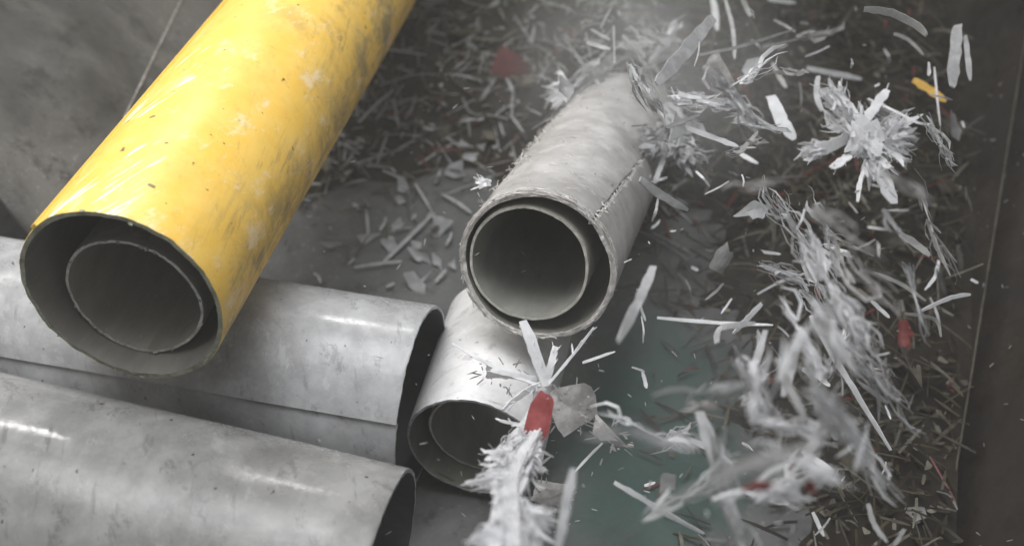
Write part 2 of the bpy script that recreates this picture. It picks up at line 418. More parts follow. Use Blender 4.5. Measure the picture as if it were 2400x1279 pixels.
mb = MB(); mb.ribbon([b0+rd*s+up*(seam_h(s)+.001)+rn*.0165 for s in [(-1.6+5.2*k/40) for k in range(41)]], .0030, rn, .003, (1, 1), ragged=.4)  # pale strip along the lap: edge catching light, put into colour
mb.build('plate_edge_glint', ['beige'], wu)

# ------------------------------------------------------------------ THE PIPES
yd = cw(.188, .613, .768).normalized(); yc = atz(285, 700, .612)
YR, YT = .187, .0095
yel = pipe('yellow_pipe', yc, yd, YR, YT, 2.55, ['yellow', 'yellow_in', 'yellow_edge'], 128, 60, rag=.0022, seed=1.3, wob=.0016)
tag(yel, 'large scuffed yellow plastic pipe lying across the grey pipes, mouth open', 'pipe')
mb = MB()
pts = [on_pipe(YR+.0022, 134.5-1.0*k/20, .0005+1.25*k/20) for k in range(21)]
mb.ribbon(pts, .013, on_pipe(1, 134, 0), .0055, (1, .15), ragged=.06, seg=60)
lip = mb.build('seam_lip', ['yellow'], None); lip.parent = yel     # local coordinates of the pipe
mb = MB()                                                           # ragged burr on the cut end
for k in range(26):
    a = R_.uniform(0, 360); r = YR-YT*R_.random(); p = on_pipe(r, a, -.0005)
    e = on_pipe(r-R_.uniform(-.002, .004), a+R_.uniform(-4, 4), -R_.uniform(.0005, .0022))
    mb.ribbon([p, (p+e)/2+Vector((0, 0, -.0003)), e], R_.uniform(.002, .006), on_pipe(1, a, 0), .0008, (1, .3))
bur = mb.build('cut_burr', ['yellow_edge'], None); bur.parent = yel; kind(bur, 'stuff')
# the dark pipe nested in it lies on its bottom
NR = .131
ny = frame(yc, yd) @ Vector((-.008, -math.sqrt((YR-YT*1.12-NR)**2-.008**2)+.002, .052))
nest = pipe('nested_dark_pipe', ny, yd, NR, .0065, 2.3, ['nest_out', 'nest_in', 'nest_edge'], 112, 30, rag=.0025, seed=5.5, wob=.0022, sag=.010)
tag(nest, 'dark grey brown pipe nested inside the yellow pipe', 'pipe')
mb = MB()
for k in range(30):
    a = R_.uniform(0, 360); p = on_pipe(NR-.003, a, -.001); e = on_pipe(NR-.003-R_.uniform(-.004, .006), a+R_.uniform(-5, 5), -R_.uniform(.0005, .003))
    mb.ribbon([p, (p+e)/2, e], R_.uniform(.003, .007), on_pipe(1, a, 0), .001, (1, .3))
bur = mb.build('cut_burr', ['nest_edge'], None); bur.parent = nest; kind(bur, 'stuff')

g1d = Vector((-18450, 3960, 0)).normalized(); g1c = atz(988, 939, .2)
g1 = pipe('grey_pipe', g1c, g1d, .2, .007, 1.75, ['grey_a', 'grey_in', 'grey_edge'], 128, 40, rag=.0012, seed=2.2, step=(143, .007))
tag(g1, 'grey pipe with a lengthwise overlap seam, lying under the yellow pipe', 'pipe')
g2d = Vector((-.96, .22, .07)).normalized(); g2c = atz(890, 1400, .23)
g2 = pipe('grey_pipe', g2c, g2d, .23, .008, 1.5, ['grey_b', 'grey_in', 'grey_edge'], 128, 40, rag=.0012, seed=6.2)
tag(g2, 'wide pale grey pipe without a seam, beside the seamed grey pipe', 'pipe')
t3 = math.radians(-4)
g3d = Vector((.2*math.cos(t3), math.sqrt(.96)*math.cos(t3), math.sin(t3))); g3c = atz(1110, 1050, .163)
g3 = pipe('white_pipe', g3c, g3d, .14, .006, .36, ['white_p', 'dusty_in', 'grey_edge'], 112, 20, rag=.002, seed=8.8)
tag(g3, 'short white pipe propping up the frayed dusty pipe', 'pipe')
n3 = frame(g3c, g3d) @ Vector((.004, -.018, .055))
n3o = pipe('nested_dusty_pipe', n3, g3d, .112, .005, .29, ['nest2', 'nest2_in', 'nest2_edge'], 96, 14, rag=.002, seed=9.4)
tag(n3o, 'dusty pipe nested deep inside the short white pipe', 'pipe')
g4d = cw(770, 1200, 2800).normalized(); g4c = atz(1258, 625, .49)
G4R = .1545
g4 = pipe('dusty_pipe', g4c, g4d, G4R, .010, 1.0, ['dusty_p', 'dusty_in', 'dusty_edge'], 128, 44, rag=.003, seed=4.1, wob=.003, slit=(50, 1.6, .006), backrag=.05)
tag(g4, 'dusty grey pipe with frayed rim and lengthwise crack, leaning on the white pipe', 'pipe')
# the frayed layers of its rim
for r0, nn, z0, z1 in ((G4R+.0006, 150, -.004, .016), (G4R-.004, 110, -.005, .000), (G4R-.009, 60, -.003, .001)):
    mb = MB()
    for k in range(nn):
        a = R_.uniform(0, 360); da = R_.uniform(3, 17); dz = R_.uniform(z0, z1); r = r0+R_.uniform(-.0015, .0015)
        ps = [on_pipe(r+R_.uniform(-.0005, .0010), a+da*q_/3, dz+R_.uniform(-.0015, .0015)) for q_ in range(4)]
        if R_.random() < .25: ps[-1] = ps[-1]+on_pipe(R_.uniform(.001, .006), a+da, 0)+Vector((0, 0, -R_.uniform(.001, .006)))
        mb.ribbon(ps, R_.uniform(.0007, .0030), on_pipe(1, a, 0), .0008, (.4, .2), seg=8, ragged=.4)
    fr = mb.build('frayed_rim', ['dusty_edge'], None); fr.parent = g4; kind(fr, 'stuff')
mb = MB()
for k in range(70):                                                # hairy splinters along the crack and torn flank
    z = R_.uniform(0, .45); a = 50-27*z+R_.gauss(0, 1.2)
    p = on_pipe(G4R, a, z); e = on_pipe(G4R+R_.uniform(.001, .004), a+R_.uniform(-4, 4), z+R_.uniform(-.012, .012))
    mb.ribbon([p, (p+e)/2, e], R_.uniform(.001, .003), on_pipe(1, a, 0), .0008)
for k in range(120):
    z = R_.uniform(.12, .8)**1.0; a = R_.uniform(120, 165) if k % 3 else R_.uniform(60, 160)
    p = on_pipe(G4R, a, z); e = on_pipe(G4R+R_.uniform(.001, .012), a+R_.uniform(-7, 7), z+R_.uniform(-.02, .02))
    mb.ribbon([p, (p+e)/2+on_pipe(.002, a, 0), e], R_.uniform(.0008, .003), on_pipe(1, a, 0), .001)
sp = mb.build('splinters', ['dusty_edge'], None); sp.parent = g4; kind(sp, 'stuff')
N4 = .121
n4 = frame(g4c, g4d) @ Vector((-.018, -.001, .006))
n4o = pipe('nested_beige_pipe', n4, g4d, N4, .0065, .88, ['nest2', 'nest2_in', 'nest2_edge'], 112, 30, rag=.002, seed=7.7, wob=.0015)
tag(n4o, 'beige grey pipe nested inside the frayed dusty pipe', 'pipe')


# ------------------------------------------------------------------ SHREDS
def P3(px, py, z): return atz(px, py, z)
def heap_h(x, y):
    n_ = noise.fractal(Vector((x*2.4, y*2.4, 3)), .9, 2, 5)
    back = max(0, min(1, (y-2.42-.25*x*(1 if x < 0 else .4))/.7)); back = back*back*(3-2*back)
    right = max(0, min(1, (x-.50-.14*(y-1.3))/.38)); right = right*right*(3-2*right)
    wall = max(0, min(1, (.875+.2976*(y-1.2)-x)/.22)); right *= wall
    bury = math.exp(-((x-.30)**2+(y-2.68)**2)/.05)
    k = max(back*.13, right*.06, bury*.30)
    return -.022+.028*max(0, min(1, (x-.28-.34*max(0, 1.95-y)+.26*noise.noise(Vector((x*3.1, y*3.1, 11)))+.12*noise.noise(Vector((x*17, y*17, 2))))/.3))+k*(1+.7*n_)+.02*k/.1*noise.noise(Vector((x*13, y*13, 7)))
hp = grid('shred_heap', lambda a, b: (lambda x, y: (x, y, heap_h(x, y)))(-1.2+2.9*a, 1.0+3.9*b), 110, 150, 'heap', 'stuff', False)
tag(hp, 'dark matted litter of fine plastic shreds covering the floor behind the pipes', 'shreds')

def face(p, tilt=.6, rnd=R_):
    v = tocam(p); return (v+Vector((rnd.uniform(-tilt, tilt), rnd.uniform(-tilt, tilt), rnd.uniform(-tilt, tilt)))).normalized()
LM = [('beside the white star shaped tuft', 2030, 320), ('by the flank of the frayed pipe', 1570, 420), ('over the green floor paint', 1530, 960), ('in front of the dark right wall', 2230, 650),
      ('beside the tall white tuft', 1290, 1080), ('beside the big white torn plate', 1770, 250), ('beside the feathery wisps', 1940, 860), ('near the far end of the frayed pipe', 1480, 120), ('above the orange yellow strip', 2190, 90), ('between the green floor paint and the wisps', 1740, 1080), ('over the heap right of the frayed pipe', 1760, 600)]
def near(px, py): return min(LM, key=lambda l: (l[1]-px)**2+(l[2]-py)**2)[0]
def strip(pts, w, mat, label, group, z=None, tilt=.5, taper=(.7, .4), name='plastic_strip', thick=None):
    """pts: (px, py, height) along the strip, w: width in photo pixels"""
    ps = [P3(a, b, c) for a, b, c in pts]; m = mpp(ps[0]); mb = MB()
    mb.ribbon(ps, w*m, face(ps[0], tilt), thick or max(.0012, min(.003, w*m*.25)), taper, twist=R_.uniform(-.9, .9), seg=max(8, 4*len(ps)))
    return tag(mb.build(name, [mat]), label, 'shred', group)
def flake_at(px, py, z, ax, ay, mat, label, group=None, n=21, rag=.5, bend=.3, tilt=.5, name='plastic_flake'):
    """ax, ay: half axes in photo pixels (dx, dy)"""
    c = P3(px, py, z); m = mpp(c); nr = face(c, tilt); mb = MB()
    rt = cw(1, 0, 0); upv = cw(0, 1, 0)
    A = (rt*ax[0]-upv*ax[1])*m; B = (rt*ay[0]-upv*ay[1])*m
    A = A-nr*A.dot(nr)*.6; B = B-nr*B.dot(nr)*.6
    mb.flake(c, A, B, .003, n=n, rag=rag, bend=bend)
    return tag(mb.build(name, [mat]), label, 'shred', group)

# --- strips in the air, traced one by one: (points, width px, material)
WS = 'thin white plastic strip thrown up above the dark shreds'; WG = 'white strips in the air'
GS = 'grey plastic strip thrown up above the dark shreds'; GG = 'grey strips in the air'
air_w = [
 ([(1540, 745, .34), (1670, 756, .36), (1812, 762, .38)], 9), ([(2160, 728, .42), (2225, 699, .44), (2275, 690, .44)], 10),
 ([(2275, 655, .3), (2293, 664, .3)], 7), ([(2035, 232, .55), (2105, 265, .57), (2150, 288, .57), (2186, 292, .56)], 6),
 ([(2190, 158, .5), (2196, 225, .5), (2204, 296, .5)], 5), ([(2176, 150, .6), (2178, 178, .6)], 12), ([(1720, 350, .4), (1750, 370, .42), (1777, 384, .42)], 10),
 ([(1765, 587, .33), (1830, 596, .34)], 7), ([(1620, 626, .2), (1637, 634, .2)], 7), ([(1810, 150, .3), (1826, 180, .33), (1843, 206, .34)], 11),
 ([(1806, 226, .5), (1830, 280, .5), (1862, 328, .48)], 30), ([(1668, -20, .3), (1676, 30, .3), (1682, 72, .32)], 14),
 ([(1785, 712, .3), (1750, 748, .3), (1718, 782, .3)], 12), ([(1570, 1010, .45), (1650, 1045, .42), (1716, 1086, .4)], 13),
 ([(1440, 1130, .5), (1500, 1165, .48), (1560, 1202, .45), (1650, 1250, .4)], 13), ([(1880, 1058, .4), (1955, 1104, .42)], 13),
 ([(1738, 1150, .42), (1800, 1168, .42), (1850, 1182, .42)], 13), ([(1905, 1200, .3), (1931, 1256, .3)], 10),
 ([(2058, 545, .25), (2060, 602, .27)], 8), ([(2112, 548, .2), (2092, 556, .22), (2080, 572, .22)], 6), ([(1252, 1100, .4), (1290, 1070, .42)], 6),
 ([(1365, 850, .35), (1442, 824, .37)], 7), ([(1412, 1038, .34), (1375, 1075, .34), (1345, 1108, .33)], 6), ([(1500, 716, .28), (1513, 752, .28)], 6),
 ([(1900, 740, .45), (1950, 830, .43), (2000, 910, .4), (2088, 1055, .35)], 13), ([(1880, 865, .4), (1915, 880, .4), (1945, 905, .4)], 12),
 ([(2075, 950, .2), (2088, 982, .2)], 5), ([(1506, 872, .3), (1516, 910, .3)], 9), ([(1510, 1138, .3), (1536, 1130, .3)], 7),
 ([(1775, 690, .28), (1830, 660, .3), (1890, 640, .3)], 6), ([(2200, 610, .3), (2192, 648, .3), (2168, 680, .3)], 8),
 ([(1880, 490, .3), (1910, 496, .3)], 7), ([(1990, 475, .3), (2010, 500, .3)], 4), ([(1715, 700, .3), (1690, 735, .3)], 5),
 ([(1460, 240, .36), (1505, 222, .36)], 7), ([(1800, 0, .3), (1865, 8, .3)], 9), ([(2255, 285, .3), (2260, 300, .3)], 5), ([(2140, 330, .3), (2152, 327, .3)], 5)]
def air_label(tone, pts, w):
    ln = math.hypot(pts[0][0]-pts[-1][0], pts[0][1]-pts[-1][1])
    return '%s %s %s strip in the air %s' % ('short' if ln < 45 else 'long' if ln > 130 else 'medium', 'hair-thin' if w < 8 else 'broad' if w > 17 else 'narrow', tone, near(pts[len(pts)//2][0], pts[len(pts)//2][1]))
for pts, w in air_w: strip(pts, w, 'white', air_label('white', pts, w), WG)
air_g = [
 ([(1531, 625, .32), (1500, 700, .33), (1448, 802, .34)], 22), ([(2195, 630, .4), (2215, 690, .38)], 10), ([(1890, 160, .45), (1950, 172, .45), (2020, 186, .45)], 13),
 ([(1918, 180, .4), (1914, 220, .4), (1926, 262, .4)], 13), ([(1672, 42, .3), (1610, 115, .32), (1538, 197, .34)], 30), ([(1437, 65, .2), (1441, 152, .22)], 13),
 ([(1375, 100, .2), (1430, 117, .22)], 10), ([(1385, 70, .2), (1430, 95, .2)], 9), ([(1680, 805, .25), (1690, 770, .25), (1770, 757, .25)], 16),
 ([(1905, 1040, .5), (1760, 1092, .5), (1620, 1150, .5), (1510, 1212, .5)], 22), ([(1640, 965, .3), (1680, 1090, .3), (1742, 1290, .3)], 32),
 ([(1795, 775, .3), (1770, 850, .3), (1755, 900, .3)], 16), ([(1345, 1098, .34), (1325, 1190, .33), (1308, 1290, .32)], 23),
 ([(1500, 420, .30), (1545, 455, .28), (1612, 492, .26)], 20), ([(2048, 640, .25), (2110, 665, .25), (2170, 705, .25)], 9), ([(2120, 735, .2), (2190, 748, .2), (2206, 790, .2)], 8),
 ([(2042, 705, .2), (2085, 745, .2)], 9), ([(2245, 60, .25), (2238, 130, .25), (2232, 205, .25)], 26), ([(2262, 85, .25), (2275, 190, .25)], 12),
 ([(2025, 22, .35), (2090, 32, .35), (2150, 62, .35), (2172, 85, .35)], 18), ([(2110, 548, .2), (2150, 575, .2), (2180, 600, .2)], 16), ([(1870, 800, .3), (1852, 870, .3), (1835, 930, .3)], 22),
 ([(1820, 840, .35), (1845, 900, .35), (1890, 985, .35)], 20), ([(1640, 130, .25), (1735, 110, .25), (1860, 70, .25)], 8), ([(1700, 0, .2), (1718, 70, .2), (1722, 140, .2)], 9),
 ([(1610, 300, .3), (1690, 330, .3), (1730, 345, .3)], 13), ([(1560, 300, .3), (1640, 270, .3)], 10), ([(1740, 0, .2), (1760, 40, .2)], 12),
 ([(2095, 80, .2), (2130, 95, .2), (2165, 130, .2)], 8), ([(2035, 1180, .2), (2050, 1230, .2), (2080, 1270, .2)], 12), ([(2120, 1240, .2), (2095, 1279, .2)], 10)]
for pts, w in air_g: strip([(a, b, c*2.3+.05) for a, b, c in pts], w, 'pale' if R_.random() < .6 else 'grey', air_label('grey', pts, w), GG)
for pts, w, lab in (([(2140, 188, .42), (2180, 212, .42), (2218, 238, .42)], 17, 'orange yellow plastic strip beside the white star shaped tuft'),
                    ([(2148, 58, .4), (2162, 72, .4)], 13, 'tiny yellow plastic chip above the orange yellow strip')):
    strip(pts, w, 'gold', lab, None)
# --- torn flakes in the air
FL = 'torn grey plastic flake tumbling above the dark shreds'; FG = 'grey flakes in the air'
for px, py, z, ax, ay, mt in (
 (1680, 175, .32, (62, 8), (-10, 55), 'film'), (1770, 490, .3, (55, -12), (12, 34), 'pale'), (1690, 610, .2, (26, 10), (-12, 48), 'grey'),
 (1585, 290, .36, (48, 10), (-18, 48), 'pale'), (2150, 880, .2, (18, 48), (22, -8), 'beige'), (1960, 590, .2, (16, 30), (16, -8), 'grey'),
 (2240, 300, .2, (14, 50), (18, 2), 'grey'), (2215, 300, .2, (20, 40), (14, -4), 'dim'), (1900, 870, .2, (18, 36), (16, -8), 'grey'),
 (1960, 1010, .2, (22, 36), (16, -10), 'grey'), (1985, 1055, .3, (12, 62), (24, -4), 'beige'), (1320, 205, .33, (18, 40), (24, -6), 'pale'),
 (1940, 520, .2, (30, 14), (-8, 30), 'grey'), (2090, 560, .15, (34, 30), (24, -20), 'dim'), (1840, 1000, .3, (50, 14), (-6, 24), 'pale'),
 (1560, 1130, .3, (26, 26), (26, -20), 'grey'), (1870, 470, .2, (10, 36), (22, -4), 'dim'), (1780, 600, .2, (14, 44), (26, -2), 'dim')):
    flake_at(px, py, z*1.8, ax, ay, mt, 'torn %s flake in the air %s' % ({'film': 'cloudy', 'dim': 'brown grey', 'pale': 'pale grey'}.get(mt, mt), near(px, py)), FG)
flake_at(1757, 163, .42, (26, -30), (14, 16), 'white', 'bright white triangular plastic flake in the air', n=5, rag=.2)
flake_at(1762, 282, .46, (48, 46), (26, -22), 'white', 'big bright white torn plate of plastic in the air', rag=.25)
flake_at(2118, 775, .80, (18, 52), (24, -6), 'dred', 'dark red flake in the air by the dark right wall')
flake_at(1785, 1138, 1.02, (50, -10), (8, 20), 'dred', 'dark red flake under the white wisps by the green floor')
flake_at(1900, 1138, 1.0, (12, 32), (24, -4), 'dred', 'small dark red flake among white wisps')
flake_at(1190, 152, .13, (48, 26), (-18, 36), 'dred', 'flat red plastic flake on the heap behind the frayed pipe', rag=.25, tilt=.3)

# --- tufts: torn lumps with splayed fibres
def tuft(name, label, body, arms, fuzz, mat='white', n_fuzz=120, flen=(14, 40), fw=(3, 9), core=None, spread=1.0, cat='tuft', nb=9):
    """body: [(px,py,z,width px)] spine ribbon; arms: ([(px,py,z)..], width); fuzz: list of spine segments the fibres grow from"""
    mb = MB(); ps = [P3(a, b, c) for a, b, c, _ in body]; m = mpp(ps[0]); rt = cw(1, 0, 0); upv = cw(0, 1, 0); fw_ = cw(0, 0, 1)
    if len(ps) > 1:
        for k in range(nb):
            off = (rt*R_.uniform(-.25, .25)+upv*R_.uniform(-.2, .2)+fw_*R_.uniform(-.3, .3))*body[0][3]*m
            mb.ribbon([p+off*R_.uniform(.4, 1) for p in ps], body[0][3]*m*R_.uniform(.45, .8), face(ps[0], .8), .003, (.5, .35), twist=R_.uniform(-1, 1), seg=5*len(ps), ragged=.4)
    for pts, w in arms:
        a = [P3(*p) for p in pts]; mb.ribbon(a, w*m, face(a[0], .5), .0028, (.9, .6), twist=R_.uniform(-.8, .8), seg=4*len(a), ragged=.2)
        for k in range(int(3+w/5)):
            p = a[0].lerp(a[-1], R_.uniform(.1, .9)); e = p+(a[-1]-a[0]).normalized()*R_.uniform(.3, 1)*30*m+(rt*R_.uniform(-1, 1)+upv*R_.uniform(-1, 1))*16*m
            mb.ribbon([p, (p+e)/2+fw_*R_.uniform(-4, 4)*m, e], R_.uniform(2, 5)*m, face(p, .8), .001, (.8, .2))
    if core:
        for k in range(3): mb.flake(P3(core[0]+R_.uniform(-6, 6), core[1]+R_.uniform(-6, 6), core[2]+.004*k), rt*core[3]*m, upv*core[4]*m, .004, n=21, rag=.4, bend=.2)
    for k in range(int(n_fuzz*2.6)):
        i = R_.randrange(len(fuzz)); fx, fy, fz_, rad, ang, sp_ = fuzz[i]
        a = R_.uniform(0, 6.283); r = rad*math.sqrt(R_.random())
        p = P3(fx+r*math.cos(a), fy+r*math.sin(a), fz_+R_.uniform(-.02, .02))
        dr = math.radians(ang+R_.gauss(0, sp_)) if ang is not None else a+R_.gauss(0, .4)
        ln = R_.uniform(*flen)*R_.uniform(.5, 1.25)*m; wf = R_.uniform(*fw)*(.35 if R_.random() < .62 else 1.5); ln *= 1 if wf < 3 else 1.25
        e = p+(rt*math.cos(dr)-upv*math.sin(dr)*-1*-1+fw_*R_.uniform(-.5, .5))*ln
        mid = (p+e)/2+(rt*R_.gauss(0, .16)+upv*R_.gauss(0, .16)+fw_*R_.gauss(0, .12))*ln
        mb.ribbon([p, mid, e], wf*m, face(p, .9), .0008, (.9, .2), ragged=.3, seg=4)
    o = mb.build(name, [mat]); return tag(o, label, cat)

# star shaped tuft, upper right
tuft('torn_tuft', 'bright white star shaped tuft of torn plastic in the air', [(2000, 285, .52, 70), (2035, 320, .52, 70), (2050, 370, .5, 60)],
 [([(2010, 285, .53), (1975, 240, .54), (1930, 225, .54)], 26), ([(2030, 280, .54), (2055, 245, .56), (2080, 212, .57)], 22), ([(2050, 370, .5), (2070, 420, .48), (2095, 478, .46)], 34),
  ([(2030, 390, .5), (2015, 430, .5), (2010, 474, .5)], 10), ([(1990, 365, .5), (1950, 395, .5)], 24), ([(1990, 320, .52), (1940, 345, .5), (1880, 360, .48)], 30),
  ([(2060, 370, .5), (2085, 395, .5)], 18), ([(2070, 340, .5), (2115, 375, .5)], 18), ([(1985, 310, .52), (1952, 298, .53)], 10)],
 [(2030, 325, .52, 30, 60, 40), (2010, 300, .52, 24, 230, 35), (1965, 238, .54, 25, 235, 25), (2085, 300, .52, 30, 335, 25), (2080, 345, .5, 30, 15, 25), (1990, 290, .52, 20, 200, 30), (2045, 385, .5, 20, 75, 25), (1925, 350, .49, 14, 165, 18)], n_fuzz=210, flen=(14, 50), fw=(3, 8), core=(2028, 325, .52, 48, 58))
# tall tuft in front of the white pipe
tb = tuft('torn_tuft', 'tall white frayed tuft with a red chip in front of the white pipe', [(1262, 1010, 0.495, 60), (1215, 1090, 0.582, 66), (1190, 1160, 0.658, 70), (1205, 1290, 0.800, 76)],
 [([(1282, 905, 0.440), (1255, 830, 0.470), (1225, 752, 0.500)], 32), ([(1282, 900, 0.440), (1290, 860, 0.450), (1302, 812, 0.460)], 18), ([(1285, 900, 0.440), (1340, 835, 0.450), (1392, 768, 0.460)], 7),
  ([(1270, 905, 0.440), (1180, 872, 0.450), (1060, 805, 0.450)], 8), ([(1268, 900, 0.440), (1222, 925, 0.440), (1178, 962, 0.442)], 16), ([(1265, 935, 0.430), (1225, 1000, 0.484), (1195, 1050, 0.538)], 20),
  ([(1275, 890, 0.440), (1210, 880, 0.450), (1150, 868, 0.450)], 12), ([(1180, 1122, 0.617), (1090, 1132, 0.628)], 11), ([(1240, 1000, 0.484), (1170, 985, 0.467)], 8), ([(1170, 1160, 0.658), (1150, 1152, 0.649)], 8),
  ([(1178, 1150, 0.647), (1165, 1210, 0.713), (1160, 1290, 0.800)], 30), ([(1262, 910, 0.440), (1268, 960, 0.430), (1245, 1060, 0.549)], 40)],
 [(1272, 930, .44, 12, 100, 14), (1232, 1010, 0.495, 20, 112, 16), (1205, 1050, 0.538, 34, 105, 18), (1185, 1075, 0.565, 30, 140, 30), (1198, 1100, 0.593, 36, 95, 16), (1190, 1140, 0.636, 36, 92, 16), (1172, 1120, 0.615, 16, 170, 14),
  (1195, 1185, 0.685, 38, 85, 16), (1205, 1225, 0.729, 40, 82, 18), (1172, 1230, 0.735, 22, 120, 24), (1215, 1262, 0.769, 44, 80, 22), (1235, 1075, 0.565, 16, 60, 30), (1168, 1262, 0.769, 18, 165, 14), (1240, 1200, 0.702, 18, 40, 25)],
 n_fuzz=620, flen=(16, 46), fw=(2, 6))
mb = MB(); c = P3(1264, 985, .52); m_ = mpp(c); rt = cw(1, 0, 0); upv = cw(0, 1, 0)
mb.flake(c, (rt*-14-upv*66)*m_, (rt*33-upv*5)*m_, .006, n=28, rag=.12, bend=.12, kc=6)
ch = mb.build('red_chip', ['red'], tb); ch['label'] = 'red chip wedged in the white tuft'
def film(label, px, py, z, ax, ay, n=19, fr=40, mat='film'):
    c = P3(px, py, z); m = mpp(c); mb = MB(); nr = face(c, .4)
    mb.flake(c, (rt*ax[0]-upv*ax[1])*m, (rt*ay[0]-upv*ay[1])*m, .002, n=n, rag=.35, bend=.4)
    for k in range(fr):
        a = R_.uniform(0, 6.28); p = c+((rt*ax[0]-upv*ax[1])*math.cos(a)+(rt*ay[0]-upv*ay[1])*math.sin(a))*m*R_.uniform(.5, .85)
        e = p+(p-c).normalized()*R_.uniform(4, 20)*m+(rt*R_.uniform(-14, 14)+upv*R_.uniform(-14, 14))*m
        mb.ribbon([p, (p+e)/2, e], R_.uniform(1.5, 4)*m, face(p, .7), .001, (1, .2))
    return tag(mb.build('crumpled_film', [mat]), label, 'film')
film('cloudy crumpled film with hairy edges right of the red chip', 1340, 960, .42, (62, 16), (-16, 66), fr=26)
film('ragged pale film trailing over the green floor paint', 1425, 1015, .41, (62, 42), (-16, 26), fr=26)
film('crumpled cloudy film lying on the top of the white pipe', 1180, 880, .40, (74, 22), (-14, 34), fr=22)
film('small cloudy film scrap under the green paint by the tall tuft', 1290, 1165, .30, (62, -10), (10, 46), fr=20)
tuft('torn_tuft', 'ragged pale tuft hanging off the flank of the frayed pipe', [(1560, 250, .42, 50), (1590, 310, .40, 55), (1570, 370, .38, 40)],
 [([(1540, 300, .4), (1515, 320, .4)], 14), ([(1560, 360, .38), (1545, 400, .37), (1535, 430, .36)], 12), ([(1600, 290, .4), (1625, 345, .4)], 16)],
 [(1580, 300, .4, 40, 60, 45), (1540, 330, .4, 20, 160, 30), (1600, 350, .38, 26, 40, 30)], 'pale', 130, (14, 44), (4, 12))
tuft('torn_tuft', 'small white torn tuft on the far shoulder of the frayed pipe', [(1318, 180, .36, 26), (1325, 225, .34, 30)], [([(1320, 235, .34), (1290, 238, .34)], 9), ([(1322, 190, .36), (1312, 168, .37)], 12)],
 [(1320, 215, .35, 16, 140, 40)], 'white', 40, (12, 34), (3, 8))
tuft('torn_tuft', 'small bright splinter tuft at the rim of the frayed pipe', [(1150, 425, .58, 12), (1125, 430, .58, 12)], [([(1150, 428, .58), (1118, 422, .585)], 9), ([(1150, 432, .58), (1120, 438, .58)], 8)], [(1140, 428, .58, 8, 180, 20)], 'white', 10, (8, 20), (3, 6))
# wispy tufts of parallel fibres
WL = 'feathery white wisp of plastic fibres flying over the dark shreds'
def wisp(px, py, z, ang, ln, wd, n, mat, label=WL, group='white wisps in the air', fw=(2, 7)):
    z = z*2.6 if mat != 'white' else z*2.0
    n = int(n*.5)+3; wd *= .7
    c = math.cos(math.radians(ang)); s_ = math.sin(math.radians(ang)); h = ln*.5
    sk = {'grey': 'pale', 'pale': 'white' if n % 2 else 'pale'}.get(mat, mat); mat, tone = sk, mat
    o = tuft('fibre_wisp', label, [(px-c*h*.7, py-s_*h*.7, z, wd*.28), (px, py, z, wd*.28), (px+c*h*.7, py+s_*h*.7, z, wd*.2)], [],
        [(px+c*h*t, py+s_*h*t, z, wd*.42*(1-.5*abs(t)), ang+(0 if R_.random() < .6 else 180), 9) for t in (-.7, -.35, 0, .3, .6)], mat, n, (ln*.15, ln*.45), fw, cat='wisp', nb=2)
    o['group'] = group; a_ = ang % 180; o['label'] = '%s %s %s feathery wisp flying %s' % ('long' if ln > 180 else 'short' if ln < 125 else 'medium', 'level' if a_ < 22 or a_ > 158 else 'upright' if 68 < a_ < 112 else 'slanting', {'pale': 'pale grey', 'film': 'cloudy'}.get(mat, mat), near(px, py) if 'wisps' not in near(px, py) else 'above the dark heap')
wisp(1965, 700, .42, 58, 190, 80, 130, 'white'); wisp(1935, 760, .38, 62, 170, 60, 80, 'pale'); wisp(1885, 800, .40, 62, 150, 46, 70, 'white')
wisp(1960, 985, .36, 48, 230, 70, 90, 'pale')
wisp(1860, 1000, .40, 10, 170, 46, 80, 'white'); wisp(1880, 1085, .40, 20, 150, 40, 36, 'pale'); wisp(1840, 1145, .36, -20, 160, 70, 110, 'white')
wisp(1810, 1165, .36, 5, 130, 36, 50, 'white'); wisp(1720, 230, .36, 50, 150, 60, 70, 'pale'); wisp(1650, 240, .34, 10, 130, 60, 60, 'pale')
wisp(1600, 1165, .30, -30, 220, 30, 40, 'pale'); wisp(1700, 1150, .30, 75, 200, 44, 50, 'grey'); wisp(2020, 1060, .25, 60, 190, 60, 50, 'grey')
wisp(1500, 190, .30, 60, 130, 80, 50, 'grey'); wisp(2110, 300, .17, 40, 120, 50, 50, 'pale'); wisp(2200, 330, .25, 60, 120, 40, 30, 'grey'); wisp(1760, 900, .3, 60, 190, 90, 40, 'grey')
wisp(1880, 560, .25, 55, 200, 90, 40, 'grey'); wisp(2050, 880, .25, 50, 220, 90, 50, 'grey'); wisp(1830, 640, .25, 20, 150, 60, 30, 'grey')

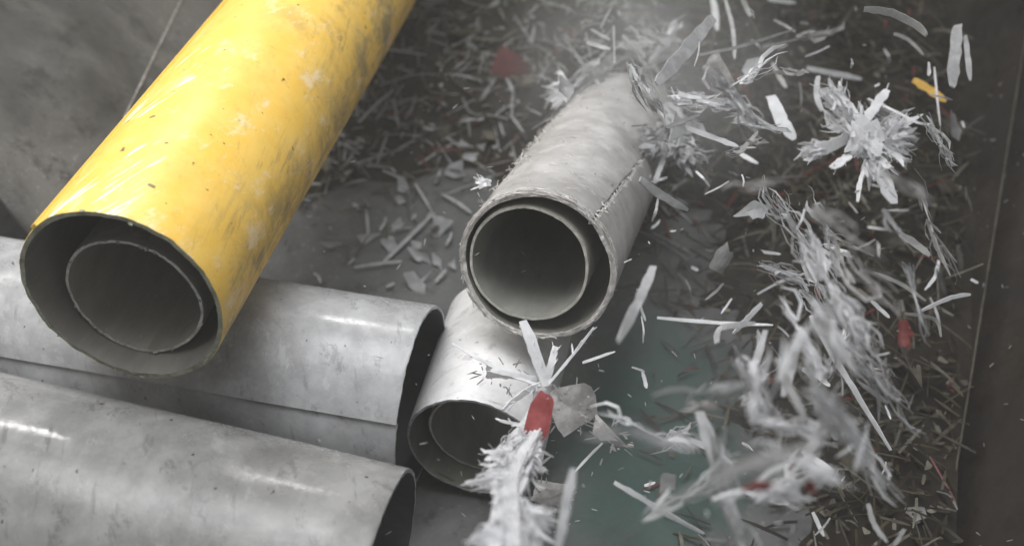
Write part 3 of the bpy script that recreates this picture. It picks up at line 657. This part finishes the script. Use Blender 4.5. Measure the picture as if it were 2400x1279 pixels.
wr_ = random.Random(5)
for k in range(56):                                     # the swirl: wisps follow a clockwise turn
    a = wr_.uniform(-70, 130); rr = wr_.uniform(300, 640); px = 1560+rr*math.cos(math.radians(a)); py = 640+rr*.98*math.sin(math.radians(a))
    if not (1480 < px < 2215 and -20 < py < 1300) or (px < 1700 and py < 700) or math.hypot(px-2030, py-320) < 170: continue
    wisp(px, py, wr_.uniform(.16, .46), a+90+wr_.uniform(-35, 20)-(25 if a < 60 else 0), wr_.uniform(80, 230), wr_.uniform(10, 28), wr_.randint(6, 14), wr_.choice(('grey', 'pale', 'film', 'white')))
for k in range(10): wisp(wr_.uniform(1340, 1620), wr_.uniform(60, 230), wr_.uniform(.08, .16), wr_.uniform(-70, 60), wr_.uniform(90, 190), wr_.uniform(30, 60), wr_.randint(12, 24), wr_.choice(('grey', 'pale')))
for k in range(60):                                     # hair-thin slivers everywhere in the swirl
    px, py = wr_.uniform(1480, 2190), wr_.uniform(20, 1270); a = wr_.uniform(0, 3.14); ln = wr_.uniform(12, 70); z = wr_.uniform(.12, .9)
    pts = [(px, py, z), (px+ln*.5*math.cos(a)+3, py+ln*.5*math.sin(a), z+.01), (px+ln*math.cos(a), py+ln*math.sin(a), z+wr_.uniform(-.03, .03))]
    strip(pts, wr_.uniform(3, 7), wr_.choice(('white', 'pale', 'grey')), air_label('pale', pts, 5), 'hair-thin slivers in the air')
# --- loose pieces on the floor between the yellow and the frayed pipe, traced
LF = 'torn grey plastic flake lying on the dark floor beside the yellow pipe'
for px, py, ax, ay in ((860, 552, (24, -16), (12, 16)), (918, 568, (26, 14), (-10, 20)), (930, 530, (10, -26), (10, 6)), (1030, 535, (30, -8), (-4, 34)), (985, 600, (34, 22), (-8, 9)), (972, 662, (20, 26), (14, -8)),
    (775, 572, (26, 0), (2, 8)), (945, 438, (16, 24), (14, -8)), (935, 468, (14, 6), (-4, 14)), (1062, 400, (24, 8), (-8, 20)), (1100, 365, (30, -10), (6, 14)), (1128, 345, (20, -8), (6, 12)), (1020, 610, (10, 22), (10, -4)), (1000, 650, (22, -18), (6, 8)), (1085, 340, (24, 10), (-6, 8)), (1010, 505, (14, -6), (4, 12)), (925, 525, (7, -16), (6, 4)), (740, 486, (7, -2), (2, 5)), (975, 575, (12, 8), (-6, 8)), (1060, 620, (10, 16), (10, -4))):
    flake_at(px, py, .012, (ax[0]*1.2, ax[1]*1.2), (ay[0]*1.2, ay[1]*1.2), 'pale', '%s pale grey flake on the floor %s' % ('tiny' if abs(ax[0])+abs(ax[1]) < 24 else 'larger', 'beside the yellow pipe' if px < 800 else 'near the end of the seamed grey pipe' if py > 590 else 'near the far floor joint' if py < 480 else 'between the yellow pipe and the frayed pipe'), 'flakes on the floor beside the yellow pipe', tilt=.15, bend=.18)
LS = 'narrow grey plastic strip lying on the dark floor beside the yellow pipe'
for x0, y0, x1, y1, w in ((830, 627, 942, 612, 7), (898, 615, 1016, 500, 9), (736, 640, 752, 664, 7), (905, 672, 925, 664, 7), (980, 385, 1065, 335, 5), (1035, 455, 1105, 500, 7), (1020, 660, 1045, 632, 8), (890, 540, 905, 510, 7), (1045, 575, 1058, 545, 6), (1000, 300, 1080, 345, 6), (815, 620, 830, 606, 5), (900, 200, 902, 320, 9), (830, 385, 960, 345, 5), (1120, 470, 1150, 490, 6)):
    strip([(x0, y0, .010), ((x0+x1)/2+3, (y0+y1)/2-2, .014), (x1, y1, .010)], w, 'pale', '%s pale grey strip on the floor %s' % ('long' if abs(x1-x0)+abs(y1-y0) > 60 else 'short', 'beside the yellow pipe' if x0 < 850 and y0 < 660 else 'near the end of the seamed grey pipe' if y0 > 590 else 'near the far floor joint' if y0 < 480 else 'between the yellow pipe and the frayed pipe'), 'strips on the floor beside the yellow pipe', tilt=.15)

# --- the heap: single pieces that can be told apart, then the uncounted rest
rnd = random.Random(21)
def variant(kind_, mat):
    mb = MB()
    if kind_ == 's':
        L = rnd.uniform(.07, .20); w = rnd.uniform(.004, .011); b = rnd.uniform(-.012, .016)
        mb.ribbon([(-L/2, 0, 0), (-L*.1, rnd.uniform(-.006, .006), b), (L/2, 0, rnd.uniform(-.004, .01))], w, (0, 0, 1), .0018, (.7, .4), rnd=rnd, twist=rnd.uniform(-.8, .8), seg=7)
    else:
        a = rnd.uniform(.018, .042); mb.flake((0, 0, 0), (a, 0, 0), (0, a*rnd.uniform(.35, .8), 0), .0025, rnd=rnd, n=17, bend=.3, rag=.55)
    o = mb.build('v', [mat], None, origin=False); me = o.data; bpy.data.objects.remove(o); return me
VM = {k: [variant(t, mt) for mt in mats for _ in range(3)] for k, t, mats in (('heap_strip', 's', ('dim', 'grey', 'grey', 'dim', 'pale')), ('heap_flake', 'f', ('dim', 'grey', 'olive', 'dim', 'beige')))}
LB = {'heap_strip': ('narrow plastic strip lying loose on the heap of dark shreds', 'strips on the heap'), 'heap_flake': ('torn plastic flake lying loose on the heap of dark shreds', 'flakes on the heap')}
def heap_spot(r):
    while True:
        if r.random() < .55: x, y = r.uniform(-.6, .9), r.uniform(2.2, 4.2)
        else: x, y = r.uniform(.30, 1.25), r.uniform(1.15, 3.4)
        if x > .84+.30*(y-1.2): continue
        if heap_h(x, y) < .0+r.uniform(-.03, .02): continue
        return x, y
for i in range(190):
    k = 'heap_strip' if i % 2 else 'heap_flake'; x, y = heap_spot(rnd)
    lb = x < .45 and y > 2.2; vs = VM[k]; o = bpy.data.objects.new(k, rnd.choice(vs[3:9]+vs[12:] if lb else vs[:3]+vs[9:12] if rnd.random() < .93 else vs)); C.objects.link(o)  # right-hand pieces mostly take darker materials, low light put into colour
    o.location = (x, y, max(0, heap_h(x, y))+rnd.uniform(.006, .03)); o.rotation_euler = (rnd.uniform(-.5, .5), rnd.uniform(-.5, .5), rnd.uniform(0, 6.28))
    s_ = rnd.uniform(.9, 1.5)*(1.5 if k == 'heap_flake' and lb else 1); o.scale = (s_, s_, s_); tag(o, ('%s %s on the heap %s' % ({'shaded_grey_shred': 'brown grey', 'grey_shred': 'grey', 'pale_grey_shred': 'pale grey', 'olive_shred': 'olive', 'beige_shred': 'beige'}[o.data.materials[0].name], 'strip' if k == 'heap_strip' else 'flake', 'between the yellow and frayed pipes' if x < .15 else 'behind the frayed pipe' if y > 2.75 and x < .8 else 'at the foot of the dark right wall' if x > .7+.3*(y-1.2) else 'right of the frayed pipe')), 'shred', LB[k][1])
mb = MB()
for i in range(8000):
    x, y = heap_spot(rnd); z = max(0, heap_h(x, y))+rnd.uniform(0, .018)+(rnd.random()**3*.16 if x > .45 else 0); lb = x < .45 and y > 2.2; mi = rnd.choice((2, 2, 2, 3, 0, 0, 1, 6) if lb else (0, 0, 0, 1, 1, 4, 4, 4, 3)) if rnd.random() < .97 else 5  # darker mix at right holds the lower light there in its colours
    a = rnd.uniform(0, 6.28); d = Vector((math.cos(a), math.sin(a), rnd.uniform(-.35, .45)))
    if rnd.random() < .72:
        L = rnd.uniform(.02, .12); c = Vector((x, y, z))
        mb.ribbon([c-d*L/2, c+Vector((0, 0, rnd.uniform(-.004, .01))), c+d*L/2], rnd.uniform(.002, .008), (rnd.uniform(-.5, .5), rnd.uniform(-.5, .5), 1), .0012, (.8, .4), rnd=rnd, mi=mi, seg=4)
    else:
        b = Vector((-d.y, d.x, rnd.uniform(-.3, .3))); s_ = rnd.uniform(.006, .020); mb.flake((x, y, z), d*s_, b*s_*.6, .0015, rnd=rnd, mi=mi, n=9, rag=.6)
ho = mb.build('heap_shreds', ['dim', 'olive', 'grey', 'beige', 'heap', 'dred', 'pale'], None)
kind(ho, 'stuff'); tag(ho, 'countless small brown and grey shreds strewn over the dark heap', 'shreds')
# fine dust-sized chips on walls, floor and in the air
mb = MB()
for i in range(420):
    if i < 240: p = P3(rnd.uniform(700, 2150), rnd.uniform(20, 1260), rnd.uniform(.1, .6))
    else:
        s_ = rnd.uniform(-.3, 2.2); h_ = rnd.uniform(.02, .6); p = b0+rd*s_+up*h_+rn*.022
    L = rnd.uniform(.002, .007); d = Vector((rnd.uniform(-1, 1), rnd.uniform(-1, 1), rnd.uniform(-1, 1))).normalized()
    mb.ribbon([p-d*L, p, p+d*L], rnd.uniform(.001, .003), face(p, .8, rnd), .0006, (.8, .4), rnd=rnd, seg=3)
fl = mb.build('dust_chips', ['pale'], None); kind(fl, 'stuff'); tag(fl, 'tiny pale chips of plastic dust floating and sticking everywhere', 'dust')

# ------------------------------------------------------------------ dusty air
bm = bmesh.new(); bmesh.ops.create_cube(bm, size=1); me = bpy.data.meshes.new('haze'); bm.to_mesh(me); bm.free()
hz = bpy.data.objects.new('haze', me); C.objects.link(hz); hz.scale = (7.4, 8.2, 3.4); hz.location = (0, 2.2, .62); kind(hz, 'stuff')
hm = bpy.data.materials.new('dusty_air'); hm.use_nodes = True; nt = hm.node_tree; nt.nodes.remove(nt.nodes['Principled BSDF'])
pv = nt.nodes.new('ShaderNodeVolumePrincipled'); pv.inputs['Color'].default_value = (.95, .94, .90, 1); pv.inputs['Density'].default_value = .019
pv.inputs['Anisotropy'].default_value = .2
nt.links.new(pv.outputs[0], nt.nodes['Material Output'].inputs['Volume']); me.materials.append(hm)
tag(hz, 'thin pale dust hanging in the air over the pipes', 'haze')

# denser dust thrown up where the frayed pipe is being torn
def dust(loc, size, dens, seed, label):
    bm = bmesh.new(); bmesh.ops.create_icosphere(bm, subdivisions=3, radius=1); me = bpy.data.meshes.new('dust_cloud'); bm.to_mesh(me); bm.free()
    o = bpy.data.objects.new('dust_cloud', me); C.objects.link(o); o.location = loc; o.scale = size; kind(o, 'stuff'); tag(o, label, 'dust')
    m = bpy.data.materials.new('dust_cloud'); m.use_nodes = True; nt = m.node_tree; nt.nodes.remove(nt.nodes['Principled BSDF'])
    def nd(t, **i):
        x = nt.nodes.new(t)
        for a, b in i.items():
            k_ = int(a[1:]) if a[0] == '_' else a
            if isinstance(b, bpy.types.NodeSocket): nt.links.new(b, x.inputs[k_])
            else: x.inputs[k_].default_value = b
        return x
    co = nd('ShaderNodeTexCoord').outputs['Object']
    ln = nt.nodes.new('ShaderNodeVectorMath'); ln.operation = 'LENGTH'; nt.links.new(co, ln.inputs[0])
    fall = nd('ShaderNodeMapRange', _0=ln.outputs['Value'], _1=.25, _2=1., _3=1., _4=0.).outputs[0]
    mp = nd('ShaderNodeMapping', _0=co, _1=(seed, seed, 0)).outputs[0]
    nz = nd('ShaderNodeTexNoise', Vector=mp, Scale=1.7, Detail=2., Roughness=.55, Distortion=.6).outputs[0]
    nr = nd('ShaderNodeMapRange', _0=nz, _1=.38, _2=.68, _3=.15, _4=1.).outputs[0]
    m1 = nt.nodes.new('ShaderNodeMath'); m1.operation = 'MULTIPLY'; nt.links.new(fall, m1.inputs[0]); nt.links.new(nr, m1.inputs[1])
    m2 = nt.nodes.new('ShaderNodeMath'); m2.operation = 'MULTIPLY'; nt.links.new(m1.outputs[0], m2.inputs[0]); m2.inputs[1].default_value = dens
    pv = nt.nodes.new('ShaderNodeVolumePrincipled'); pv.inputs['Color'].default_value = (.93, .94, .94, 1); nt.links.new(m2.outputs[0], pv.inputs['Density'])
    nt.links.new(pv.outputs[0], nt.nodes['Material Output'].inputs['Volume']); me.materials.append(m)
dust((.36, 2.45, .38), (.46, .50, .32), 1.5, 2., 'milky dust cloud hiding the far end of the frayed pipe')
dust((.30, 1.40, .42), (.42, .45, .34), .32, 7., 'thin milky dust over the green floor paint')
S.cycles.volume_step_rate = 3; S.cycles.volume_max_steps = 64
